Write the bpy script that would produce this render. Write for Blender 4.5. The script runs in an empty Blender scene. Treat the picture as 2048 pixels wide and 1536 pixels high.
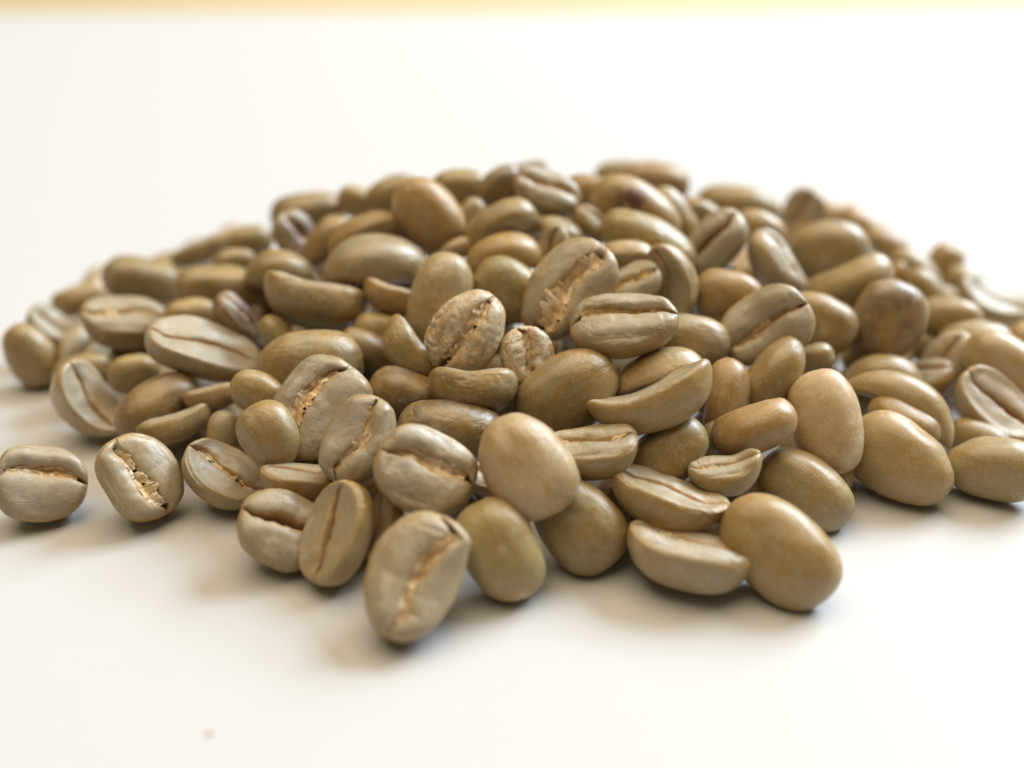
import bpy, math, random
import numpy as np
from mathutils import Matrix, Vector, Quaternion

MM = 0.001                     # the tables below are in millimetres; the scene is in metres
sc = bpy.context.scene
col = sc.collection

# ------------------------------------------------------------------ camera
cam = bpy.data.cameras.new("camera")
cam_ob = bpy.data.objects.new("camera", cam); col.objects.link(cam_ob)
cam.sensor_width = 36.0
cam.lens = 36.0 * 2196.0 / 2048.0
cam_ob.location = (0, 0, 71 * MM)
cam_ob.rotation_euler = (math.radians(60), 0, 0)
cam.clip_start = 0.005; cam.clip_end = 20
cam.dof.use_dof = True
cam.dof.focus_distance = 114.5 * MM
cam.dof.aperture_fstop = (cam.lens * MM) / (4.6 * MM)      # a 4.6 mm wide pupil
cam.dof.aperture_blades = 0
sc.camera = cam_ob

# ------------------------------------------------------------------ world and lamps
world = bpy.data.worlds.new("World"); sc.world = world; world.use_nodes = True
bg = world.node_tree.nodes["Background"]
bg.inputs[0].default_value = (1.0, 0.74, 0.42, 1)          # warm light of the room
bg.inputs[1].default_value = 0.11

def area(name, loc, target, sx, sy, power, colour):
    l = bpy.data.lights.new(name, 'AREA'); l.shape = 'RECTANGLE'; l.size = sx; l.size_y = sy
    l.energy = power; l.color = colour
    o = bpy.data.objects.new(name, l); col.objects.link(o); o.location = loc
    o.rotation_euler = (Vector(target) - Vector(loc)).to_track_quat('-Z', 'Y').to_euler()
    return o
# the window behind and to the right of the heap, and an added overhead softbox for warm fill
area("window_light", (0.80, 0.74, 0.80), (0.0, 0.13, 0.0), 0.75, 0.60, 29.5, (0.77, 0.90, 1.0))
area("warm_fill", (-0.10, 0.28, 1.15), (0, 0.13, 0), 1.3, 1.2, 16.5, (1.0, 0.81, 0.56))

sc.view_settings.view_transform = 'Standard'
sc.view_settings.look = 'None'
sc.view_settings.exposure = 0.09
sc.view_settings.gamma = 1.0
sc.cycles.use_denoising = True

# ------------------------------------------------------------------ materials
class NT:
    def __init__(s, name):
        s.m = bpy.data.materials.new(name); s.m.use_nodes = True
        s.t = s.m.node_tree; s.n = s.t.nodes; s.b = s.n["Principled BSDF"]
    def new(s, kind, **kw):
        x = s.n.new(kind)
        for k, v in kw.items():
            if k.startswith('i_'):
                key = k[2:]; x.inputs[int(key) if key.isdigit() else key.replace('_', ' ')].default_value = v
            else: setattr(x, k, v)
        return x
    def link(s, a, b): s.t.links.new(a, b)
    def mix(s, fac, a, b, mode='MIX'):
        x = s.n.new('ShaderNodeMix'); x.data_type = 'RGBA'; x.blend_type = mode
        for sock, v in ((x.inputs[0], fac), (x.inputs[6], a), (x.inputs[7], b)):
            if hasattr(v, 'is_output'): s.link(v, sock)
            else: sock.default_value = v
        return x.outputs[2]
    def noise(s, vec, scale, detail=4, rough=.55, dist=0):
        x = s.new('ShaderNodeTexNoise', i_Scale=scale, i_Detail=detail, i_Roughness=rough, i_Distortion=dist)
        s.link(vec, x.inputs['Vector']); return x.outputs[0]
    def ramp(s, v, a, b, lo=0.0, hi=1.0):
        x = s.n.new('ShaderNodeMapRange'); x.clamp = True
        s.link(v, x.inputs[0]); x.inputs[1].default_value = a; x.inputs[2].default_value = b
        x.inputs[3].default_value = lo; x.inputs[4].default_value = hi; return x.outputs[0]
    def math(s, op, a, b=0.0):
        x = s.n.new('ShaderNodeMath'); x.operation = op
        for i, v in enumerate((a, b)):
            if hasattr(v, 'is_output'): s.link(v, x.inputs[i])
            else: x.inputs[i].default_value = v
        return x.outputs[0]

def coords(t, stretch=(1, 1, 1)):
    """object coordinates in millimetres, shifted by a random amount on each bean"""
    tc = t.new('ShaderNodeTexCoord'); oi = t.new('ShaderNodeObjectInfo')
    mp = t.new('ShaderNodeMapping'); t.link(tc.outputs['Object'], mp.inputs['Vector'])
    mp.inputs['Scale'].default_value = [1000 * v for v in stretch]
    cx = t.new('ShaderNodeCombineXYZ')
    for i, k in enumerate((91.0, 57.0, 33.0)): t.link(t.math('MULTIPLY', oi.outputs['Random'], k), cx.inputs[i])
    ad = t.new('ShaderNodeVectorMath', operation='ADD'); t.link(mp.outputs[0], ad.inputs[0]); t.link(cx.outputs[0], ad.inputs[1])
    return ad.outputs[0], oi

def bean_material():
    t = NT("green_coffee_bean"); v, oi = coords(t); vs, _ = coords(t, (0.35, 1.6, 1.0))
    base = oi.outputs['Color']
    at = lambda n: t.new('ShaderNodeAttribute', attribute_name=n).outputs['Fac']
    face, crease, skin, stain = at('face'), at('crease'), at('skin'), at('stain')
    n1 = t.noise(v, .28, 3); n2 = t.noise(v, .9, 5, .6); n3 = t.noise(vs, 2.2, 6, .65, .6); n4 = t.noise(v, 9.0, 3, .7)
    c = t.mix(t.ramp(n1, .42, .60, 0, .60), base, (.37, .225, .066, 1))                 # honey coloured parts
    c = t.mix(t.ramp(n2, .45, .70, 0, .26), c, (.41, .385, .32, 1))                      # greyish bloom
    c = t.mix(t.ramp(n3, .58, .78, 0, .10), c, (.48, .38, .22, 1))                      # long fibres of the skin
    c = t.mix(t.math('MULTIPLY', face, t.ramp(n1, .30, .60, .20, .68)), c, (.345, .328, .268, 1))                    # cut face greyer
    fk = t.noise(t.new('ShaderNodeVectorMath', operation='SCALE').outputs[0], 1) if False else t.noise(vs, 6.5, 2, .5)
    c = t.mix(t.ramp(fk, .655, .70, 0, .60), c, (.62, .53, .36, 1))                      # pale flecks
    # leftover silverskin: flaky gold patches
    sk = t.math('MULTIPLY', skin, t.ramp(t.noise(v, 2.0, 6, .7, .8), .40, .56))
    c = t.mix(sk, c, t.mix(t.ramp(t.noise(v, .8, 4, .6), .42, .56), (.55, .32, .12, 1), (.72, .62, .47, 1)))
    c = t.mix(t.math('MULTIPLY', crease, t.ramp(t.noise(v, 1.6, 5, .7), .25, .6, .5, 1)), c, (.46, .285, .12, 1))
    c = t.mix(t.math('MULTIPLY', stain, t.ramp(t.noise(v, .9, 4, .6), .30, .48)), c, (.12, .048, .028, 1))
    gr = t.noise(v, 5.0, 4, .75)
    c = t.mix(t.ramp(gr, .32, .70, 0, 1), t.mix(1.0, c, (.80, .78, .74, 1), 'MULTIPLY'), t.mix(1.0, c, (1.14, 1.15, 1.18, 1), 'MULTIPLY'))
    vo = t.new('ShaderNodeTexVoronoi', feature='DISTANCE_TO_EDGE', i_Scale=.42)
    wv = t.new('ShaderNodeVectorMath', operation='ADD'); nz = t.new('ShaderNodeTexNoise', i_Scale=.8, i_Detail=4.0)
    t.link(v, nz.inputs['Vector']); t.link(vs, wv.inputs[0]); t.link(nz.outputs['Color'], wv.inputs[1]); t.link(wv.outputs[0], vo.inputs['Vector'])
    line = t.math('MULTIPLY', t.ramp(vo.outputs['Distance'], .0, .045, 1, 0), t.ramp(n1, .45, .62, 0, 1))
    c = t.mix(t.math('MULTIPLY', line, .14), c, (.13, .09, .03, 1))
    t.link(c, t.b.inputs['Base Color'])
    ro = t.ramp(n2, .35, .65, .34, .52); ro = t.math('ADD', ro, t.math('MULTIPLY', t.math('MAXIMUM', sk, crease), .25))
    t.link(ro, t.b.inputs['Roughness'])
    t.b.inputs['Specular IOR Level'].default_value = .6
    t.b.inputs['Coat Weight'].default_value = .30; t.b.inputs['Coat Roughness'].default_value = .36
    t.b.inputs['Subsurface Weight'].default_value = .12
    t.b.inputs['Subsurface Radius'].default_value = (1.0, .62, .3)
    t.b.inputs['Subsurface Scale'].default_value = .0012
    h = t.math('ADD', t.math('MULTIPLY', n3, .10), t.math('MULTIPLY', n4, .18))
    h = t.math('SUBTRACT', t.math('ADD', h, t.math('MULTIPLY', gr, .22)), t.math('MULTIPLY', line, .30))
    h = t.math('ADD', h, t.math('MULTIPLY', t.noise(v, 1.1, 4, .6, 1.2), .5))
    h = t.math('ADD', h, t.math('MULTIPLY', t.math('MAXIMUM', skin, crease), t.math('MULTIPLY', t.noise(v, 2.6, 6, .7, 1.0), 1.6)))
    bp = t.new('ShaderNodeBump', i_Strength=.45, i_Distance=.00015); t.link(h, bp.inputs['Height']); t.link(bp.outputs[0], t.b.inputs['Normal'])
    return t.m

def skin_material():
    t = NT("silverskin"); v, oi = coords(t); vs, _ = coords(t, (.5, 2.2, 1))
    n = t.noise(vs, 1.6, 6, .7, .7); n2 = t.noise(v, .45, 3)
    c = t.mix(t.ramp(n, .32, .68), (.52, .33, .14, 1), (.78, .60, .36, 1))
    c = t.mix(t.ramp(n2, .50, .66, 0, .8), c, (.78, .68, .52, 1))
    t.link(c, t.b.inputs['Base Color']); t.b.inputs['Roughness'].default_value = .62
    t.b.inputs['Subsurface Weight'].default_value = .15; t.b.inputs['Subsurface Scale'].default_value = .0006
    bp = t.new('ShaderNodeBump', i_Strength=.8, i_Distance=.0002); t.link(n, bp.inputs['Height']); t.link(bp.outputs[0], t.b.inputs['Normal'])
    return t.m

def plain(name, rgb, rough, grain=0.0, gscale=1.0):
    t = NT(name); tc = t.new('ShaderNodeTexCoord')
    n = t.noise(tc.outputs['Object'], gscale, 5)
    lo = tuple(x * (1 - grain) for x in rgb) + (1,)
    t.link(t.mix(n, lo, tuple(rgb) + (1,)), t.b.inputs['Base Color']); t.b.inputs['Roughness'].default_value = rough
    t.b.inputs['Specular IOR Level'].default_value = .3
    return t.m
MAT_BEAN, MAT_SKIN = bean_material(), skin_material()
MAT_TABLE = plain("white_board", (.53, .537, .552), .6, .02, 300)
MAT_BACK = plain("warm_floor", (.60, .49, .29), .6, .08, 8)
MAT_CRUMB = plain("crumb_brown", (.66, .42, .20), .7, .3, 900)

# ------------------------------------------------------------------ setting
def link_mesh(name, verts, faces, mat, smooth=True, parent=None):
    me = bpy.data.meshes.new(name)
    me.from_pydata([tuple(p) for p in verts], [], faces); me.update()
    if smooth: me.polygons.foreach_set('use_smooth', [True] * len(me.polygons))
    me.materials.append(mat)
    o = bpy.data.objects.new(name, me); col.objects.link(o)
    if parent: o.parent = parent
    return o

def slab(name, x0, x1, y0, y1, z0, z1, r, mat):
    """a board with rounded upper edges"""
    prof = [(0, z0)] + [(r - r * math.cos(a), z1 - r + r * math.sin(a)) for a in [i * math.pi / 16 for i in range(9)]]
    vs, fs = [], []
    for ins, z in prof:
        vs += [(x0 + ins, y0 + ins, z), (x1 - ins, y0 + ins, z), (x1 - ins, y1 - ins, z), (x0 + ins, y1 - ins, z)]
    for k in range(len(prof) - 1):
        for i in range(4):
            a, b = 4 * k + i, 4 * k + (i + 1) % 4; fs.append((a, b, b + 4, a + 4))
    n = len(vs); fs.append((n - 4, n - 3, n - 2, n - 1)); fs.append((3, 2, 1, 0))
    return link_mesh(name, vs, fs, mat, smooth=False)
table = slab("table_top", -.75, .75, -.35, 0.357, -.03, 0, .004, MAT_TABLE)
table['kind'] = 'structure'; table['label'] = 'white smooth table top'
floor = link_mesh("floor", [(-6, -2, -.06), (6, -2, -.06), (6, 7, -.06), (-6, 7, -.06)], [(0, 1, 2, 3)], MAT_BACK, False)
floor['kind'] = 'structure'; floor['label'] = 'warm yellow floor beyond the table'

# ------------------------------------------------------------------ bean shape
def hash_noise(p, seed):
    """smooth value noise in 3-D; p is (n,3)"""
    i = np.floor(p).astype(np.int64); f = p - i; f = f * f * (3 - 2 * f)
    out = 0
    for dx in (0, 1):
        for dy in (0, 1):
            for dz in (0, 1):
                h = (i[:, 0] + dx) * 374761393 + (i[:, 1] + dy) * 668265263 + (i[:, 2] + dz) * 2147483647 + seed * 974711
                h = (h ^ (h >> 13)) * 1274126177; h = (h ^ (h >> 16)) & 0xffff
                w = (f[:, 0] if dx else 1 - f[:, 0]) * (f[:, 1] if dy else 1 - f[:, 1]) * (f[:, 2] if dz else 1 - f[:, 2])
                out = out + w * (h / 32767.5 - 1)
    return out
def fbm(p, seed, octaves=3):
    return sum(hash_noise(p * 2 ** k + 17.3 * k, seed + k) * .5 ** k for k in range(octaves))
def sstep(x, a, b):
    t = np.clip((x - a) / (b - a), 0, 1); return t * t * (3 - 2 * t)

_topo = {}
def cube_topology(N):
    if N in _topo: return _topo[N]
    idx, pts, quads = {}, [], []
    g = [2.0 * i / N - 1 for i in range(N + 1)]
    def vid(i, j, k):
        key = (i, j, k)
        if key not in idx: idx[key] = len(pts); pts.append((g[i], g[j], g[k]))
        return idx[key]
    for a in range(N):
        for b in range(N):
            for fn, flip in ((lambda p, q: (p, q, N), 0), (lambda p, q: (p, q, 0), 1), (lambda p, q: (N, p, q), 0),
                             (lambda p, q: (0, p, q), 1), (lambda p, q: (q, N, p), 0), (lambda p, q: (q, 0, p), 1)):
                qd = [vid(*fn(a, b)), vid(*fn(a + 1, b)), vid(*fn(a + 1, b + 1)), vid(*fn(a, b + 1))]
                quads.append(qd[::-1] if flip else qd)
    _topo[N] = (np.array(pts), np.array(quads, dtype=np.int32)); return _topo[N]

class BeanShape:
    def __init__(s, L, W, T, seed, opt, face_up):
        r = random.Random(seed)
        s.L, s.W, s.T, s.seed = L, W, T, seed
        s.bend = opt.get('bend', 0) + r.uniform(-.02, .03)
        s.cw = opt.get('cw', .07) * r.uniform(.9, 1.1)          # how far the crease gapes, as a share of the half width
        s.cs = opt.get('cs', r.uniform(.05, .17)) * r.choice((-1, 1)); s.arc = opt.get('arc', r.uniform(-.10, .10)) # sideways swing of the crease
        s.cp = r.uniform(-.5, .5); s.co = r.uniform(-.08, .08)
        s.taper = r.uniform(-.14, .14); s.pow = r.uniform(2.15, 2.5)
        s.lobe = r.uniform(-.10, .10); s.skew = r.uniform(-.12, .12)
        s.lump = r.uniform(.018, .040); s.wr = opt.get('wr', 0)
        s.ff = r.uniform(.25, .32)
        s.opt = opt; s.conc = opt.get('conc', r.uniform(.0, .03))
    def crease_y(s, x):
        if 'cr' in s.opt: return np.polyval(np.polyfit([-.85, -.42, 0, .42, .85], s.opt['cr'], 4), np.clip(x, -1, 1)) + .022 * np.sin(8 * x + s.seed) + .014 * np.sin(19 * x + 2 * s.seed)
        return s.co + s.arc * (1 - 2.4 * x * x) + s.cs * np.sin((x + s.cp * .4) * 2.9) + .022 * np.sin(8 * x + s.seed) + .012 * np.sin(19 * x + 2 * s.seed)
    def surface(s, d, groove=True):
        """d: (n,3) unit directions, returns positions in mm and the attribute values"""
        x, y, z = d[:, 0], d[:, 1], d[:, 2]
        p = s.pow
        k = (np.abs(x) ** p + np.abs(y) ** p + np.abs(z) ** 2.1) ** (-1 / p)
        X, Y, Z = x * k, y * k, z * k
        rho2 = np.clip(X * X + Y * Y, 0, 1)
        top = sstep(Z, 0.02, .32)
        dd = Y                                             # distance to the crease before it swings
        zf = np.where(Z > 0, 1 - (1 - np.clip(Z, 0, 1)) ** 1.9, 0)
        Tz = s.T
        zb = -(1 - (1 - np.clip(-Z, 0, 1)) ** 1.22)
        zpos = np.where(Z > 0, zf * s.ff * Tz, zb * (1 - s.ff) * Tz)
        # lobes of the flat face: full and rounded, or dished inside a raised rim
        if 'conc' not in s.opt:
            la = np.abs(Y); zpos = zpos + sstep(Z, .05, .6) * Tz * .085 * np.clip(1 - ((la - .40) / .40) ** 2, 0, 1) * (1 - X ** 4)
        zpos = zpos - s.conc * Tz * sstep(Z, .38, .85)
        zpos = zpos + top * Tz * (s.lobe * np.tanh(dd * 3) * .5 + .05 * np.sin(3.1 * X + s.seed))
        cy = s.crease_y(X)
        Yc = Y + cy * (1 - np.abs(Y)) * sstep(Z, -.15, .30) * (1 - .85 * sstep(np.abs(X), .70, 1.0))
        endfade = 1 - .85 * sstep(np.abs(X + .1 * np.sin(s.seed)), .62, .96)
        cwv = s.cw * .85 * (1 + .45 * np.sin(4.3 * X + s.seed * 1.7) * (1 - X * X)) * (1 - .75 * X * X) + .010
        a = np.abs(dd)
        rag = .018 * fbm(np.c_[X * 9, dd * 3, np.full_like(X, s.seed % 37)], s.seed, 2)
        g = np.exp(-(np.clip(a + rag, 0, None) / cwv) ** 3.0)
        lip = np.exp(-(a / .13) ** 1.3)
        gm = sstep(Z, -.04, .22) * endfade
        depth = Tz * (.36 * g + .10 * lip) * gm
        skinny = sstep(Z, -.1, .2)
        if groove: zpos = zpos - depth
        else: zpos = zpos - Tz * .10 * lip * gm
        x_mm = X * s.L / 2; y_mm = Yc * s.W / 2 * (1 + s.taper * X) + s.skew * s.W * .12 * (1 - X * X) * np.sign(s.skew)
        # curve of the whole bean along its length: tips lift towards the face
        zpos = zpos + s.bend * s.L * (X * X - .33)
        P = np.c_[x_mm, y_mm, zpos + Tz * (.5 - s.ff)]
        nrm = np.c_[x / s.L, y / s.W, z / Tz]; nrm /= np.linalg.norm(nrm, axis=1)[:, None]
        q = P / s.L
        n = fbm(q * 2.6 + s.seed * .37, s.seed, 2) * s.lump * s.L * .55
        n += fbm(q * np.array([3.5, 8, 6]) + 5, s.seed + 3, 3) * .0045 * s.L * (1 + .8 * top)
        if s.opt.get('n'):
            w = 1 - np.abs(fbm(q * np.array([5, 13, 10]), s.seed + 9, 2)); n -= (np.clip(w - .86, 0, 1) / .14) ** 2 * .012 * s.L * (0.35 + .65 * hash_noise(q * 2.2, s.seed + 5).clip(0, 1))
        if s.wr:
            w = np.abs(fbm(q * np.array([7, 7, 7]) + fbm(q * 4, s.seed + 2, 2)[:, None] * 1.2, s.seed + 11, 4))
            n -= ((1 - w) ** 5 * .024 * s.L - .008 * s.L) * s.wr * sstep(P[:, 0] / s.L, .40, -.25)
        # short creases running out from the slit
        n -= top * np.exp(-((a - .3) / .22) ** 2) * (np.clip(hash_noise(np.c_[X * 7 + np.sign(dd) * 5, dd * 1.2, X * 0], s.seed + 21) - .35, 0, 1)) * .05 * Tz
        P = P + nrm * n[:, None]
        face = sstep(Z, .25, .65)
        crease = np.clip(np.exp(-((a + rag * 2.5) / (cwv * 1.5 + .03)) ** 2.5) * gm * 1.2, 0, 1)
        skin = sstep(fbm(q * 3 + 9, s.seed + 40, 2), .45, .9) * .35 + .55 * lip * gm * sstep(hash_noise(q * 3 + 3, s.seed + 8), .1, .7)
        if s.wr: skin = np.maximum(skin, .35 + .65 * sstep(fbm(q * 2.4, s.seed + 4, 2), -.35, .25))
        if s.opt.get('patch'): skin = np.maximum(skin, np.exp(-(np.linalg.norm(q - np.array([-.08, .30, -.02]), axis=1) / .20) ** 2) * 1.3)
        stain = np.zeros(len(X))
        if s.opt.get('stain'): stain = np.exp(-(np.linalg.norm(q - np.array([.05, .08, .15] if s.opt.get('ch') else [-.08, -.14, -.17]), axis=1) / (.30 if s.opt.get('ch') else .15)) ** 2) * 1.8
        if s.opt.get('tip'):
            skin = np.maximum(skin, np.exp(-(np.linalg.norm(q - np.array([.43, .03, -.10]), axis=1) / .075) ** 2) * 1.6)
        return P, dict(face=face, crease=crease, skin=np.clip(skin, 0, 1), stain=np.clip(stain, 0, 1))

def bean_mesh(name, shape, N):
    cube, quads = cube_topology(N)
    c = cube.copy()
    y = c[:, 1]; c[:, 1] = .26 * y + .74 * y * np.abs(y) * (0.55 + .45 * np.abs(y))
    d = c / np.linalg.norm(c, axis=1)[:, None]
    P, at = shape.surface(d)
    P = P * MM
    me = bpy.data.meshes.new(name)
    me.vertices.add(len(P)); me.vertices.foreach_set('co', P.astype(np.float32).ravel())
    me.loops.add(quads.size); me.loops.foreach_set('vertex_index', quads.ravel())
    me.polygons.add(len(quads)); me.polygons.foreach_set('loop_start', np.arange(0, quads.size, 4, dtype=np.int32))
    me.polygons.foreach_set('use_smooth', np.ones(len(quads), dtype=bool))
    me.update(calc_edges=True); me.validate()
    for k, v in at.items():
        a = me.attributes.new(k, 'FLOAT', 'POINT'); a.data.foreach_set('value', v.astype(np.float32))
    me.materials.append(MAT_BEAN)
    return me

def chaff_mesh(name, shape, seed, fibres):
    """papery skin lying in the crease: a crumpled ragged ribbon with loose curls"""
    r = random.Random(seed); rs = np.random.RandomState(seed)
    nx, ny = 70, 9
    xs = np.linspace(-.74, .74, nx); vs, fs = [], []
    side = r.choice((-1, 1)) * .5
    U, V = np.meshgrid(xs, np.linspace(-1, 1, ny), indexing='ij')
    w = shape.cw * 1.25 * (1 + .45 * np.sin(4.3 * U + shape.seed * 1.7) * (1 - U * U)) * (1 - .75 * U * U) + .022
    edge = 1 + .35 * hash_noise(np.c_[U.ravel() * 14, V.ravel() * 0 + 3, np.sign(V.ravel())], seed).reshape(U.shape)
    D = V * w * edge
    d = np.stack([U, D, np.sqrt(np.clip(1 - U * U - D * D, .02, 1))], -1).reshape(-1, 3); d /= np.linalg.norm(d, axis=1)[:, None]
    P, _ = shape.surface(d, groove=False)
    crumple = fbm(np.c_[U.ravel() * 10, D.ravel() * 40, np.zeros(U.size)], seed + 5, 3)
    low = sstep(hash_noise(np.c_[U.ravel() * 3.0, np.zeros(U.size), np.zeros(U.size)], seed + 6), -.5, .3)
    P[:, 2] += -shape.T * (.075 - .065 * low) + crumple * .05 * shape.T + .03 * shape.T * side * V.ravel()
    vs = [tuple(p) for p in P * MM]
    keep = hash_noise(np.c_[U.ravel() * 6, V.ravel() * 1.2, np.ones(U.size)], seed + 9).reshape(U.shape)
    for i in range(nx - 1):
        for j in range(ny - 1):
            if keep[i, j] > -.8: fs.append((i * ny + j, (i + 1) * ny + j, (i + 1) * ny + j + 1, i * ny + j + 1))
    for k in range(fibres):
        i = r.randrange(6, nx - 8); j = r.randrange(ny); b = np.array(vs[i * ny + j])
        ang = r.uniform(0, 6.28); ln = r.uniform(.25, .75) * MM; wd = r.uniform(.03, .07) * MM
        dirv = np.array([math.cos(ang), math.sin(ang) * .8, r.uniform(.0, .5)]); cur = np.array([-math.sin(ang), math.cos(ang), r.uniform(-.3, .6)]) * r.uniform(-.6, .6)
        o = len(vs)
        for q in range(6):
            tt = q / 5; c = b + (dirv * tt + cur * tt * tt) * ln; wv = np.array([-dirv[1], dirv[0], .3]) * wd * (1 - .8 * tt)
            vs += [tuple(c - wv), tuple(c + wv)]
        for q in range(5): fs.append((o + 2 * q, o + 2 * q + 1, o + 2 * q + 3, o + 2 * q + 2))
    me = bpy.data.meshes.new(name); me.from_pydata(vs, [], fs); me.update()
    me.polygons.foreach_set('use_smooth', [True] * len(me.polygons)); me.materials.append(MAT_SKIN)
    return me

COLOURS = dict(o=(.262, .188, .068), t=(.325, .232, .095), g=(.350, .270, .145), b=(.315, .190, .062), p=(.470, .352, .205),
               y=(.315, .238, .085), d=(.185, .125, .055), c=(.470, .340, .160))

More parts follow.
